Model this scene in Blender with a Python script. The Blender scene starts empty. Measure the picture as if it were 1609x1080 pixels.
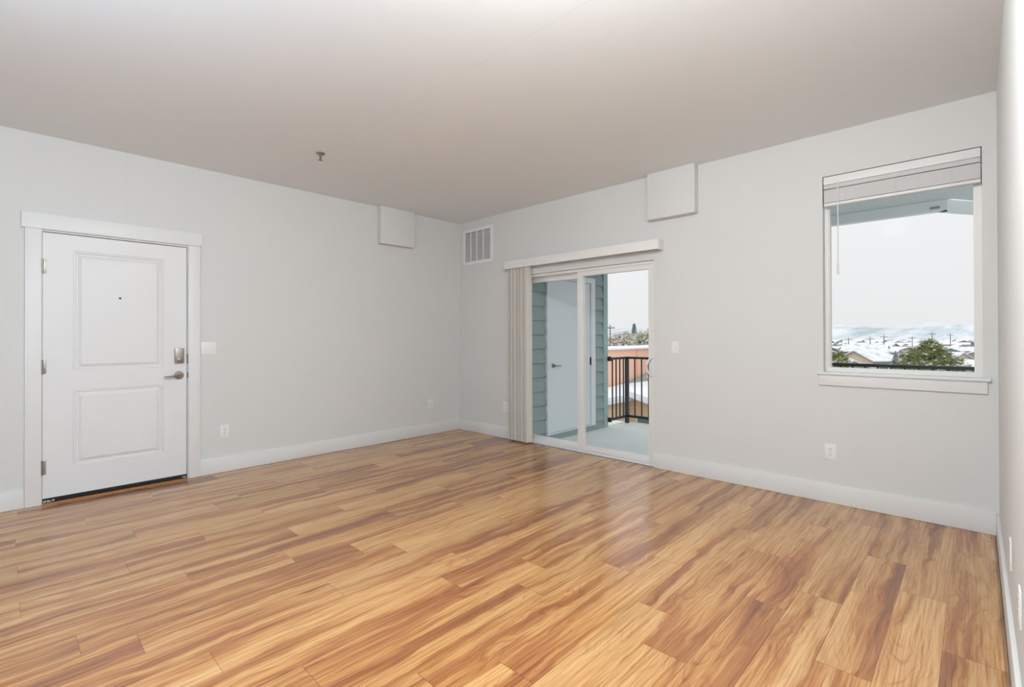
import bpy, bmesh, math, random
from mathutils import Vector, Matrix
random.seed(7)
S = bpy.context.scene
COL = S.collection

# ------------------------------------------------------------------ camera
RX, RY, H = 5.106, -8.2, 2.743          # room width, back end, ceiling height
cam_d = bpy.data.cameras.new('camera')
cam_d.sensor_width = 36.0
cam_d.lens = 764.95 / 1609 * 36.0
cam_d.shift_y = -14.66 / 1609
cam_d.clip_start, cam_d.clip_end = 0.02, 20000
cam = bpy.data.objects.new('camera', cam_d)
COL.objects.link(cam)
_f = Vector((-0.68998109, 0.72381329, 0.0045185))
_r = Vector((0.72380887, 0.68999465, -0.00284595))
_u = Vector((0.00517767, -0.00130688, 0.99998574))
cam.matrix_world = Matrix(((_r.x, _u.x, -_f.x, 5.00772), (_r.y, _u.y, -_f.y, -4.23451), (_r.z, _u.z, -_f.z, 1.23604), (0, 0, 0, 1)))
S.camera = cam

# ------------------------------------------------------------------ sky, lights, exposure
S.view_settings.view_transform = 'Standard'
S.view_settings.look = 'None'
S.view_settings.gamma = 1
S.view_settings.use_curve_mapping = False
S.view_settings.exposure = 0.0
world = bpy.data.worlds.new('overcast_sky')
S.world = world
world.use_nodes = True
wn, wl = world.node_tree.nodes, world.node_tree.links
wn.clear()
wo = wn.new('ShaderNodeOutputWorld'); wb = wn.new('ShaderNodeBackground')
wc = wn.new('ShaderNodeTexCoord'); ws = wn.new('ShaderNodeSeparateXYZ'); wr = wn.new('ShaderNodeValToRGB')
wno = wn.new('ShaderNodeTexNoise'); wmx = wn.new('ShaderNodeMixRGB')
wl.new(wc.outputs['Generated'], ws.inputs[0]); wl.new(ws.outputs['Z'], wr.inputs[0])
wr.color_ramp.elements[0].position = 0.0; wr.color_ramp.elements[0].color = (0.84, 0.84, 0.845, 1)
wr.color_ramp.elements[1].position = 1.0; wr.color_ramp.elements[1].color = (1.75, 1.77, 1.8, 1)
_e = wr.color_ramp.elements.new(0.3); _e.color = (0.93, 0.93, 0.945, 1)
wno.inputs['Scale'].default_value = 2.5; wno.inputs['Detail'].default_value = 3
wl.new(wc.outputs['Generated'], wno.inputs['Vector'])
wmx.blend_type = 'SOFT_LIGHT'; wmx.inputs[0].default_value = 0.12
wl.new(wr.outputs[0], wmx.inputs[1]); wl.new(wno.outputs['Fac'], wmx.inputs[2])
wl.new(wmx.outputs[0], wb.inputs[0]); wb.inputs[1].default_value = 1.0
wl.new(wb.outputs[0], wo.inputs[0])

def lamp(name, loc, watts, radius, col):
    d = bpy.data.lights.new(name, 'POINT'); d.energy = watts; d.shadow_soft_size = radius; d.color = col
    o = bpy.data.objects.new(name, d); COL.objects.link(o); o.location = loc
    return o
lamp('fill_light', (4.28, -3.32, 2.6), 134, 0.12, (0.97, 1.0, 1.0))  # added fill lamp above the frame, no fitting, brightens the room
lamp('fill_light', (3.2, -4.75, 1.85), 78, 0.16, (0.60, 0.80, 1.0))  # second added fill, unseen behind the camera, not a ceiling fixture

# ------------------------------------------------------------------ materials
def lin(*c):
    return tuple(((v / 255 / 12.92) if v / 255 <= 0.04045 else ((v / 255 + 0.055) / 1.055) ** 2.4) for v in c) + (1.0,)

def mat(name, rgb, rough=0.5, metal=0.0, spec=0.5, noise=0.0, nscale=20, bump=0.0, bscale=200, coat=0.0, rgb2=None):
    m = bpy.data.materials.new(name); m.use_nodes = True
    n, l = m.node_tree.nodes, m.node_tree.links
    b = n['Principled BSDF']
    c = lin(*rgb)
    b.inputs['Base Color'].default_value = c
    b.inputs['Roughness'].default_value = rough
    b.inputs['Metallic'].default_value = metal
    b.inputs['Specular IOR Level'].default_value = spec
    b.inputs['Coat Weight'].default_value = coat
    tc = n.new('ShaderNodeTexCoord')
    if noise or rgb2:
        t = n.new('ShaderNodeTexNoise'); t.inputs['Scale'].default_value = nscale; t.inputs['Detail'].default_value = 5
        l.new(tc.outputs['Object'], t.inputs['Vector'])
        mx = n.new('ShaderNodeMixRGB')
        c2 = lin(*rgb2) if rgb2 else tuple(min(1, v * (1 + noise)) for v in c[:3]) + (1,)
        c1 = c if rgb2 else tuple(v * (1 - noise) for v in c[:3]) + (1,)
        mx.inputs[1].default_value = c1; mx.inputs[2].default_value = c2
        l.new(t.outputs['Fac'], mx.inputs[0]); l.new(mx.outputs[0], b.inputs['Base Color'])
    if bump:
        t = n.new('ShaderNodeTexNoise'); t.inputs['Scale'].default_value = bscale; t.inputs['Detail'].default_value = 3
        l.new(tc.outputs['Object'], t.inputs['Vector'])
        bp = n.new('ShaderNodeBump'); bp.inputs['Strength'].default_value = bump; bp.inputs['Distance'].default_value = 0.002
        l.new(t.outputs['Fac'], bp.inputs['Height']); l.new(bp.outputs['Normal'], b.inputs['Normal'])
    return m

def seam(m, axis, pos, width, k):
    """a fine taped joint running straight across a painted board, slightly darker"""
    n, l = m.node_tree.nodes, m.node_tree.links
    b = n['Principled BSDF']
    src = b.inputs['Base Color'].links[0].from_socket
    g = n.new('ShaderNodeTexCoord'); s = n.new('ShaderNodeSeparateXYZ'); l.new(g.outputs['Object'], s.inputs[0])
    a = n.new('ShaderNodeMath'); a.operation = 'SUBTRACT'; a.inputs[1].default_value = pos; l.new(s.outputs[axis], a.inputs[0])
    c = n.new('ShaderNodeMath'); c.operation = 'ABSOLUTE'; l.new(a.outputs[0], c.inputs[0])
    d = n.new('ShaderNodeMath'); d.operation = 'LESS_THAN'; d.inputs[1].default_value = width; l.new(c.outputs[0], d.inputs[0])
    e = n.new('ShaderNodeMath'); e.operation = 'MULTIPLY'; e.inputs[1].default_value = 1 - k; l.new(d.outputs[0], e.inputs[0])
    mx = n.new('ShaderNodeMixRGB'); mx.inputs[2].default_value = (0.05, 0.05, 0.05, 1)
    l.new(e.outputs[0], mx.inputs[0]); l.new(src, mx.inputs[1]); l.new(mx.outputs[0], b.inputs['Base Color'])

def land_material(name, snow, brush, s1, lo, hi, sy=0.35):
    m = bpy.data.materials.new(name); m.use_nodes = True
    n, l = m.node_tree.nodes, m.node_tree.links
    b = n['Principled BSDF']; b.inputs['Roughness'].default_value = 0.9
    tc = n.new('ShaderNodeTexCoord')
    mp = n.new('ShaderNodeMapping'); mp.inputs['Scale'].default_value = (1, sy, 1)
    l.new(tc.outputs['Object'], mp.inputs['Vector'])
    t = n.new('ShaderNodeTexNoise'); t.inputs['Scale'].default_value = s1; t.inputs['Detail'].default_value = 9; t.inputs['Roughness'].default_value = 0.62
    l.new(mp.outputs[0], t.inputs['Vector'])
    r = n.new('ShaderNodeValToRGB'); r.color_ramp.elements[0].position = lo; r.color_ramp.elements[0].color = lin(*snow)
    r.color_ramp.elements[1].position = hi; r.color_ramp.elements[1].color = lin(*brush)
    l.new(t.outputs['Fac'], r.inputs[0]); l.new(r.outputs[0], b.inputs['Base Color'])
    return m

M = {}
M['wall'] = mat('wall_paint', (221, 221, 219), 0.75, noise=0.012, nscale=1.5, bump=0.12, bscale=260)
M['wall_l'] = mat('wall_paint_seamed', (221, 221, 219), 0.75, noise=0.012, nscale=1.5, bump=0.12, bscale=260)
seam(M['wall_l'], 'Y', -3.531, 0.0018, 0.95)
M['ceiling'] = mat('ceiling_paint', (238, 241, 243), 0.85, noise=0.012, nscale=1.2, bump=0.25, bscale=150)
seam(M['ceiling'], 'Y', -2.413, 0.0025, 0.93); seam(M['ceiling'], 'Y', -3.64, 0.002, 0.97)
M['trim'] = mat('trim_paint', (230, 230, 229), 0.42, noise=0.006, nscale=3)
M['door'] = mat('door_paint', (231, 231, 231), 0.45, noise=0.006, nscale=4, bump=0.06, bscale=90)
M['plastic'] = mat('white_plastic', (238, 238, 237), 0.35, noise=0.005)
M['vinyl'] = mat('white_vinyl', (237, 235, 232), 0.38, noise=0.006)
M['nickel'] = mat('satin_nickel', (158, 152, 145), 0.42, 1.0, noise=0.05, nscale=30)
M['dark'] = mat('dark_slot', (45, 42, 40), 0.6, noise=0.05)
M['rubber'] = mat('black_rubber', (28, 30, 33), 0.55, noise=0.25, nscale=25)
M['chipped'] = mat('chipped_white', (225, 225, 222), 0.8, rgb2=(120, 122, 125), nscale=160)
M['vane'] = mat('vane_pvc', (216, 211, 203), 0.55, noise=0.02, nscale=6, bump=0.1, bscale=300)
M['blind'] = mat('blind_white', (235, 234, 233), 0.5, noise=0.01, nscale=8, bump=0.05, bscale=120)
M['cord'] = mat('cord_white', (232, 231, 228), 0.7, noise=0.02)
M['siding'] = mat('teal_siding', (152, 168, 166), 0.7, noise=0.05, nscale=40, bump=0.35, bscale=70)
M['siding_trim'] = mat('teal_siding_trim', (164, 184, 181), 0.6, noise=0.03, nscale=25)
M['ext_white'] = mat('exterior_white', (226, 230, 234), 0.5, noise=0.01)
M['concrete'] = mat('concrete_slab', (212, 218, 215), 0.75, rgb2=(232, 238, 235), nscale=3.5, bump=0.3, bscale=60)
M['soffit'] = mat('balcony_stucco', (200, 208, 208), 0.9, rgb2=(222, 228, 228), nscale=45, bump=0.6, bscale=60)
M['black_metal'] = mat('black_railing', (44, 50, 52), 0.4, 0.2, noise=0.08)
M['snow'] = mat('snow', (221, 223, 226), 0.8, noise=0.02, nscale=2, bump=0.3, bscale=8)
M['roof_snow'] = land_material('patchy_roof_snow', (224, 226, 229), (160, 166, 172), 0.5, .5, .72, 1.0)
M['shingle'] = mat('grey_shingle', (128, 126, 124), 0.9, rgb2=(168, 168, 168), nscale=4, bump=0.4, bscale=20)
M['bark'] = mat('bark', (96, 82, 70), 0.9, rgb2=(70, 60, 52), nscale=14, bump=0.5, bscale=30)
M['needle'] = mat('pine_needles', (112, 124, 80), 0.7, rgb2=(166, 172, 118), nscale=3.0)
M['needle2'] = mat('young_pine_needles', (110, 126, 76), 0.7, rgb2=(176, 178, 120), nscale=4.0)
M['leaf_olive'] = mat('hazed_olive_foliage', (200, 205, 188), 0.8, rgb2=(224, 222, 210), nscale=1.2)  # foliage colour lightened to stand in for haze
M['leaf_blue'] = mat('hazed_blue_spruce', (166, 186, 188), 0.8, rgb2=(196, 210, 208), nscale=1.2)  # paler than the needles, distance haze painted into the colour
M['leaf_brown'] = mat('hazed_bare_twigs', (206, 198, 190), 0.85, rgb2=(226, 219, 212), nscale=1.2)  # twig colour raised pale in place of real haze
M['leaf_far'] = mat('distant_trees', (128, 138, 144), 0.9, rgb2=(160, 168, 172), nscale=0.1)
M['window_dark'] = mat('far_window_glass', (100, 112, 118), 0.2, noise=0.05)
M['pole'] = mat('utility_pole_wood', (120, 116, 114), 0.9, noise=0.1)

def glass(name, tint):
    m = bpy.data.materials.new(name); m.use_nodes = True
    n, l = m.node_tree.nodes, m.node_tree.links
    n.clear()
    o = n.new('ShaderNodeOutputMaterial'); t = n.new('ShaderNodeBsdfTransparent'); g = n.new('ShaderNodeBsdfGlossy')
    f = n.new('ShaderNodeFresnel'); mx = n.new('ShaderNodeMixShader')
    f.inputs['IOR'].default_value = 1.06
    tc = n.new('ShaderNodeTexCoord'); ns = n.new('ShaderNodeTexNoise'); ns.inputs['Scale'].default_value = 1.5
    l.new(tc.outputs['Object'], ns.inputs['Vector'])
    c = n.new('ShaderNodeMixRGB'); c.inputs[1].default_value = tint; c.inputs[2].default_value = tuple(min(1, v * 1.01) for v in tint)
    l.new(ns.outputs['Fac'], c.inputs[0]); l.new(c.outputs[0], t.inputs['Color'])
    g.inputs['Roughness'].default_value = 0.02
    k = n.new('ShaderNodeMath'); k.operation = 'MULTIPLY'; k.inputs[1].default_value = 0.1
    l.new(f.outputs[0], k.inputs[0]); l.new(k.outputs[0], mx.inputs[0]); l.new(t.outputs[0], mx.inputs[1]); l.new(g.outputs[0], mx.inputs[2])
    l.new(mx.outputs[0], o.inputs[0])
    return m
M['glass'] = glass('window_glass', (0.985, 0.99, 0.99, 1))
M['glass_slider'] = glass('slider_glass', (0.965, 0.98, 0.98, 1))

def lap_mat(name, rgb, pitch, seams=None):
    """horizontal lap boards: fine shadow-line grooves as bump"""
    m = mat(name, rgb, 0.7, noise=0.03, nscale=6)
    n, l = m.node_tree.nodes, m.node_tree.links
    b = n['Principled BSDF']
    g = n.new('ShaderNodeTexCoord'); s = n.new('ShaderNodeSeparateXYZ'); l.new(g.outputs['Object'], s.inputs[0])
    a = n.new('ShaderNodeMath'); a.operation = 'DIVIDE'; a.inputs[1].default_value = pitch; l.new(s.outputs['Z'], a.inputs[0])
    f = n.new('ShaderNodeMath'); f.operation = 'FRACT'; l.new(a.outputs[0], f.inputs[0])
    iv = n.new('ShaderNodeMath'); iv.operation = 'SUBTRACT'; iv.inputs[0].default_value = 1; l.new(f.outputs[0], iv.inputs[1])
    bp = n.new('ShaderNodeBump'); bp.inputs['Strength'].default_value = 0.6; bp.inputs['Distance'].default_value = 0.03
    l.new(iv.outputs[0], bp.inputs['Height']); l.new(bp.outputs['Normal'], b.inputs['Normal'])
    return m
M['peach'] = lap_mat('peach_lap_siding', (236, 190, 164), 0.24)
M['tan'] = lap_mat('tan_lap_siding', (214, 186, 152), 0.2)
M['orange'] = lap_mat('orange_lap_siding', (236, 172, 130), 0.2)

def wood_material():
    m = bpy.data.materials.new('maple_laminate'); m.use_nodes = True
    n, l = m.node_tree.nodes, m.node_tree.links
    b = n['Principled BSDF']
    def math_(op, a, c=None, clamp=False):
        x = n.new('ShaderNodeMath'); x.operation = op; x.use_clamp = clamp
        for i, v in enumerate((a, c)):
            if v is None: continue
            if isinstance(v, (int, float)): x.inputs[i].default_value = v
            else: l.new(v, x.inputs[i])
        return x.outputs[0]
    uv = n.new('ShaderNodeUVMap'); uv.uv_map = 'grain'
    ed = n.new('ShaderNodeUVMap'); ed.uv_map = 'edge'
    tone = n.new('ShaderNodeAttribute'); tone.attribute_name = 'tone'
    tsep = n.new('ShaderNodeSeparateColor'); l.new(tone.outputs['Color'], tsep.inputs[0])
    su = n.new('ShaderNodeSeparateXYZ'); l.new(uv.outputs[0], su.inputs[0])
    def noise(sx, sy, det=4, rough=0.55, dist=0.0, warp=None, off=0.0):
        cb = n.new('ShaderNodeCombineXYZ')
        ux = math_('MULTIPLY', su.outputs[0], sx)
        if warp is not None: ux = math_('ADD', ux, warp)
        l.new(ux, cb.inputs[0]); l.new(math_('MULTIPLY', su.outputs[1], sy), cb.inputs[1])
        l.new(math_('ADD', math_('MULTIPLY', tsep.outputs[0], 37.0), off), cb.inputs[2])
        t = n.new('ShaderNodeTexNoise'); t.inputs['Scale'].default_value = 1.0
        t.inputs['Detail'].default_value = det; t.inputs['Roughness'].default_value = rough; t.inputs['Distortion'].default_value = dist
        l.new(cb.outputs[0], t.inputs['Vector'])
        return t.outputs['Fac']
    warp = math_('MULTIPLY', math_('SUBTRACT', noise(2.5, 2.2, 3, off=3.0), 0.5), 1.6)
    band = noise(11.0, 0.55, 3, 0.5, 0.25, warp)            # broad sap / heart-wood bands along the board
    band2 = noise(34.0, 0.9, 3, 0.55, 0.3, math_('MULTIPLY', warp, 2.2), 11.0)
    mix = math_('ADD', math_('MULTIPLY', band, 0.72), math_('MULTIPLY', band2, 0.28))
    mix = math_('ADD', mix, math_('MULTIPLY', math_('SUBTRACT', tsep.outputs[1], 0.5), 0.10))
    ramp = n.new('ShaderNodeValToRGB'); l.new(mix, ramp.inputs[0])
    cr = ramp.color_ramp
    stops = [(0.36, (222, 180, 128)), (0.46, (213, 167, 114)), (0.52, (200, 149, 98)), (0.56, (181, 127, 82)), (0.62, (164, 109, 70)), (0.71, (138, 90, 62))]
    cr.elements[0].position, cr.elements[0].color = stops[0][0], lin(*stops[0][1])
    cr.elements[1].position, cr.elements[1].color = stops[-1][0], lin(*stops[-1][1])
    for p, c in stops[1:-1]:
        e = cr.elements.new(p); e.color = lin(*c)
    col = ramp.outputs[0]
    def mult(c, fac, amt):
        x = n.new('ShaderNodeMixRGB'); x.blend_type = 'MULTIPLY'; x.inputs[2].default_value = amt
        l.new(fac, x.inputs[0]); l.new(c, x.inputs[1]); return x.outputs[0]
    # growth rings: contour lines of a warped field -> cathedral figure
    field = math_('MULTIPLY', noise(6.0, 0.55, 2, 0.45, 0.35, math_('MULTIPLY', warp, 0.6), 21.0), 30.0)
    ring = math_('PINGPONG', field, 0.5)
    ring = math_('SUBTRACT', 1.0, math_('MULTIPLY', ring, 5.0), True)
    rfade = math_('MULTIPLY', ring, math_('MULTIPLY', math_('SUBTRACT', noise(4.0, 1.3, 2, off=51.0), 0.42, True), 3.2, True))
    col = mult(col, math_('MULTIPLY', rfade, 0.55), lin(176, 128, 92))
    fine = noise(150.0, 3.0, 3, 0.6, off=5.0)
    col = mult(col, math_('MULTIPLY', math_('SUBTRACT', fine, 0.42, True), 2.4, True), lin(182, 138, 104))
    strk = noise(70.0, 0.8, 3, 0.6, 0.2, math_('MULTIPLY', warp, 3.0), 61.0)     # thin long dark streaks
    col = mult(col, math_('MULTIPLY', math_('SUBTRACT', strk, 0.56, True), 3.0, True), lin(186, 138, 104))
    # short dark mineral flecks
    fl = noise(42.0, 3.6, 2, 0.5, 0.5, warp, 31.0)
    col = mult(col, math_('MULTIPLY', math_('SUBTRACT', fl, 0.68, True), 6.0, True), lin(132, 86, 58))
    # board tint
    hs = n.new('ShaderNodeHueSaturation'); l.new(col, hs.inputs['Color'])
    l.new(math_('ADD', 0.84, math_('MULTIPLY', tsep.outputs[2], 0.14)), hs.inputs['Value'])
    hs.inputs['Saturation'].default_value = 1.05
    col = hs.outputs[0]
    # joints between boards
    se = n.new('ShaderNodeSeparateXYZ'); l.new(ed.outputs[0], se.inputs[0])
    du = math_('MINIMUM', se.outputs[0], math_('SUBTRACT', PW, se.outputs[0]))
    dv = math_('MINIMUM', se.outputs[1], math_('SUBTRACT', PL, se.outputs[1]))
    jm = math_('MAXIMUM', math_('LESS_THAN', du, 0.0009), math_('LESS_THAN', dv, 0.0013))
    col = mult(col, math_('MULTIPLY', jm, 0.6), lin(130, 92, 68))
    l.new(col, b.inputs['Base Color'])
    r = n.new('ShaderNodeMapRange'); r.inputs['To Min'].default_value = 0.11; r.inputs['To Max'].default_value = 0.26
    l.new(fine, r.inputs['Value']); l.new(r.outputs[0], b.inputs['Roughness'])
    b.inputs['Specular IOR Level'].default_value = 1.0
    hgt = math_('SUBTRACT', math_('ADD', math_('MULTIPLY', fine, 0.35), math_('MULTIPLY', ring, -0.12)), math_('MULTIPLY', jm, 1.0))
    bp = n.new('ShaderNodeBump'); bp.inputs['Strength'].default_value = 0.22; bp.inputs['Distance'].default_value = 0.0012
    l.new(hgt, bp.inputs['Height']); l.new(bp.outputs['Normal'], b.inputs['Normal'])
    return m

# ------------------------------------------------------------------ mesh helpers
class MB:
    def __init__(self): self.bm = bmesh.new()
    def box(self, x0, x1, y0, y1, z0, z1, bev=0.0):
        b = bmesh.new(); bmesh.ops.create_cube(b, size=1)
        for v in b.verts:
            v.co = Vector((x0 + (v.co.x + .5) * (x1 - x0), y0 + (v.co.y + .5) * (y1 - y0), z0 + (v.co.z + .5) * (z1 - z0)))
        if bev: bmesh.ops.bevel(b, geom=b.edges[:], offset=bev, segments=2, affect='EDGES', profile=0.6)
        return self._take(b)
    def _take(self, b, mtx=None):
        if mtx is not None: bmesh.ops.transform(b, matrix=mtx, verts=b.verts[:])
        me = bpy.data.meshes.new('t'); b.to_mesh(me); b.free()
        self.bm.from_mesh(me); bpy.data.meshes.remove(me)
        return self
    def cyl(self, p, q, r, r2=None, seg=16):
        p, q = Vector(p), Vector(q); d = q - p
        b = bmesh.new(); bmesh.ops.create_cone(b, cap_ends=True, segments=seg, radius1=r, radius2=r if r2 is None else r2, depth=d.length)
        return self._take(b, Matrix.Translation((p + q) / 2) @ d.to_track_quat('Z', 'Y').to_matrix().to_4x4())
    def sphere(self, c, r, seg=12, sc=(1, 1, 1)):
        b = bmesh.new(); bmesh.ops.create_uvsphere(b, u_segments=seg, v_segments=max(6, seg // 2), radius=r)
        return self._take(b, Matrix.Translation(c) @ Matrix.Diagonal((*sc, 1)))
    def lathe(self, prof, origin, axis, seg=24):
        """prof: (radius, height) pairs along axis from origin"""
        b = bmesh.new(); rings = []
        for rr, hh in prof:
            rings.append([b.verts.new((rr * math.cos(2 * math.pi * i / seg), rr * math.sin(2 * math.pi * i / seg), hh)) for i in range(seg)])
        for a, c in zip(rings, rings[1:]):
            for i in range(seg): b.faces.new((a[i], a[(i + 1) % seg], c[(i + 1) % seg], c[i]))
        b.faces.new(rings[0][::-1]); b.faces.new(rings[-1])
        q = Vector(axis).to_track_quat('Z', 'Y').to_matrix().to_4x4()
        return self._take(b, Matrix.Translation(origin) @ q)
    def tube(self, pts, r, seg=10, sq=1.0):
        b = bmesh.new(); rings = []; pts = [Vector(p) for p in pts]
        for i, p in enumerate(pts):
            t = (pts[min(i + 1, len(pts) - 1)] - pts[max(i - 1, 0)]).normalized()
            a = t.cross(Vector((0, 0, 1)))
            if a.length < 1e-3: a = t.cross(Vector((1, 0, 0)))
            a.normalize(); c = t.cross(a)
            rad = r[i] if isinstance(r, (list, tuple)) else r
            rings.append([b.verts.new(p + rad * (a * math.cos(2 * math.pi * k / seg) + c * sq * math.sin(2 * math.pi * k / seg))) for k in range(seg)])
        for a, c in zip(rings, rings[1:]):
            for i in range(seg): b.faces.new((a[i], a[(i + 1) % seg], c[(i + 1) % seg], c[i]))
        b.faces.new(rings[0][::-1]); b.faces.new(rings[-1])
        return self._take(b)
    def poly(self, pts, thick):
        """flat polygon extruded by a vector"""
        b = bmesh.new(); t = Vector(thick)
        lo = [b.verts.new(p) for p in pts]; hi = [b.verts.new(Vector(p) + t) for p in pts]
        b.faces.new(lo[::-1]); b.faces.new(hi)
        k = len(pts)
        for i in range(k): b.faces.new((lo[i], lo[(i + 1) % k], hi[(i + 1) % k], hi[i]))
        return self._take(b)
    def build(self, name, m, parent=None, smooth=False):
        bmesh.ops.recalc_face_normals(self.bm, faces=self.bm.faces[:])
        me = bpy.data.meshes.new(name); self.bm.to_mesh(me); self.bm.free()
        me.materials.append(m)
        if smooth:
            me.polygons.foreach_set('use_smooth', [True] * len(me.polygons))
            me.set_sharp_from_angle(angle=math.radians(35))
        o = bpy.data.objects.new(name, me); COL.objects.link(o)
        if parent is not None:
            o.parent = parent; o.matrix_parent_inverse = Matrix.Translation(-_wloc(parent))
        return o

def _wloc(o):
    v = Vector(o.location)
    while o.parent is not None:
        if o.type == 'EMPTY': v += o.parent.location
        o = o.parent
    return v

def tag(o, label, cat, group=None, kind=None):
    o['label'] = label; o['category'] = cat
    if group: o['group'] = group
    if kind: o['kind'] = kind
    return o

def thing(name, label, cat, loc, group=None, kind=None):
    o = bpy.data.objects.new(name, None); COL.objects.link(o); o.location = loc
    o.empty_display_size = 0.1
    return tag(o, label, cat, group, kind)

def structure(o, label, cat): return tag(o, label, cat, kind='structure')

def copy_tree(o, parent=None, off=None):
    c = o.copy(); COL.objects.link(c)
    if parent is not None: c.parent = parent
    for ch in [x for x in COL.objects if x.parent == o]: copy_tree(ch, c)
    return c

# ------------------------------------------------------------------ floor (individual boards, one sheet)
PW, PL = 0.1737, 1.217
def build_floor():
    x_edge = 4.905 + PW
    # a known end-joint for every row, counted from the right wall
    joints = [-0.475, -1.228, -0.878, -0.352, -0.58, -1.235, -0.97, -0.493, -0.745, -1.236, -1.02, -1.455, -1.235, -1.885, -1.41,
              -1.585, -1.9, -1.134, -1.74, -1.33, -2.155, -1.739, -1.22, -1.93, -1.74, -1.405, -1.0, -0.985, -0.5, -1.6]
    bm = bmesh.new(); uvg = bm.loops.layers.uv.new('grain'); uve = bm.loops.layers.uv.new('edge')
    tn = bm.loops.layers.float_color.new('tone')
    rnd = random.Random(11)
    for k in range(31):
        xr, xl = x_edge - k * PW, x_edge - (k + 1) * PW
        x0, x1 = max(xl, -0.02), min(xr, RX)
        if k == 0: x1 = 5.0885
        if x1 <= x0: continue
        j = joints[k] if k < len(joints) else rnd.uniform(-1.2, 0)
        y = j + 2 * PL
        while y - PL > 0.0: y -= PL
        while y > RY:
            ya, yb = y - PL, y
            c0, c1 = max(ya, RY), min(yb, 0.0)
            if c1 > c0 + 1e-4:
                seed = (rnd.random(), rnd.random(), rnd.random()); ou, ov = rnd.uniform(0, 50), rnd.uniform(0, 50)
                vs = [bm.verts.new((px, py, 0)) for px, py in ((x0, c0), (x1, c0), (x1, c1), (x0, c1))]
                f = bm.faces.new(vs)
                for lp in f.loops:
                    u, v = lp.vert.co.x - xl, lp.vert.co.y - ya
                    lp[uvg].uv = (u + ou, v + ov); lp[uve].uv = (u, v); lp[tn] = (*seed, 1)
            y -= PL
    # underside and edges so that the floor has body
    ext = bmesh.ops.extrude_face_region(bm, geom=bm.faces[:])
    for e in ext['geom']:
        if isinstance(e, bmesh.types.BMVert): e.co.z = 0.0
    for v in [e for e in ext['geom'] if isinstance(e, bmesh.types.BMVert)]: v.co.z = 0.0
    lower = [v for v in bm.verts if v not in set(e for e in ext['geom'] if isinstance(e, bmesh.types.BMVert))]
    for v in lower: v.co.z = -0.012
    bmesh.ops.recalc_face_normals(bm, faces=bm.faces[:])
    me = bpy.data.meshes.new('floor'); bm.to_mesh(me); bm.free(); me.materials.append(wood_material())
    o = bpy.data.objects.new('floor', me); COL.objects.link(o)
    structure(o, 'warm maple wood laminate plank floor running toward the patio door', 'floor')
build_floor()
structure(MB().box(-0.15, RX + 0.15, RY - 0.15, 0.18, -0.32, -0.0125).build('trim_1', M['concrete']), 'grey subfloor slab beneath the laminate floor', 'slab')

# ------------------------------------------------------------------ walls, ceiling, baseboards
DY0, DY1, DZ = -4.0295, -3.1035, 2.03          # door opening
SX0, SX1, SZ = 0.985, 2.814, 1.955              # patio door opening
WX0, WX1, WZ0, WZ1 = 4.182, 5.039, 0.9455, 2.42  # window opening
T = 0.18
w = MB()
w.box(-0.15, 0, RY - 0.15, DY0, -0.012, H); w.box(-0.15, 0, DY1, T, -0.012, H); w.box(-0.15, 0, DY0, DY1, DZ, H); w.box(-0.15, -0.062, DY0, DY1, -0.012, DZ)
structure(w.build('wall_left', M['wall_l']), 'light grey painted wall with the white entry door', 'wall')
w = MB()
w.box(0, SX0, 0, T, -0.012, H); w.box(SX0, SX1, 0, T, SZ, H); w.box(SX1, WX0, 0, T, -0.012, H)
w.box(WX0, WX1, 0, T, WZ1, H); w.box(WX0, WX1, 0, T, -0.012, WZ0); w.box(WX1, RX + 0.15, 0, T, -0.012, H)
structure(w.build('wall_far', M['wall']), 'light grey painted wall with the patio door and window', 'wall')
structure(MB().box(RX, RX + 0.15, RY - 0.15, 0, -0.012, H).build('wall_right', M['wall']), 'light grey painted wall at the right edge of the photo', 'wall')
structure(MB().box(0, RX, RY - 0.15, RY, -0.012, H).build('wall_back', M['wall']), 'light grey painted wall at the back of the room', 'wall')
structure(MB().box(-0.15, RX + 0.15, RY - 0.15, T, H, H + 0.15).build('ceiling', M['ceiling']), 'white painted drywall ceiling', 'ceiling')
def baseboard(name, label, *b):
    m = MB()
    m.box(*b, 0.001, 0.14, 0.0025)
    structure(m.build(name, M['trim'], smooth=True), label, 'baseboard')
BT = 0.015
baseboard('baseboard_left', 'white baseboard between the entry door and the far corner', 0, BT, -3.0145, 0)
baseboard('baseboard_left', 'white baseboard left of the entry door', 0, BT, RY, -4.119)
baseboard('baseboard_far', 'white baseboard from the left corner to the patio door', BT, SX0, -BT, 0)
baseboard('baseboard_far', 'white baseboard under the window right of the patio door', SX1, RX - BT, -BT, 0)
baseboard('baseboard_right', 'white baseboard along the right wall', RX - BT, RX, RY, 0)

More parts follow.
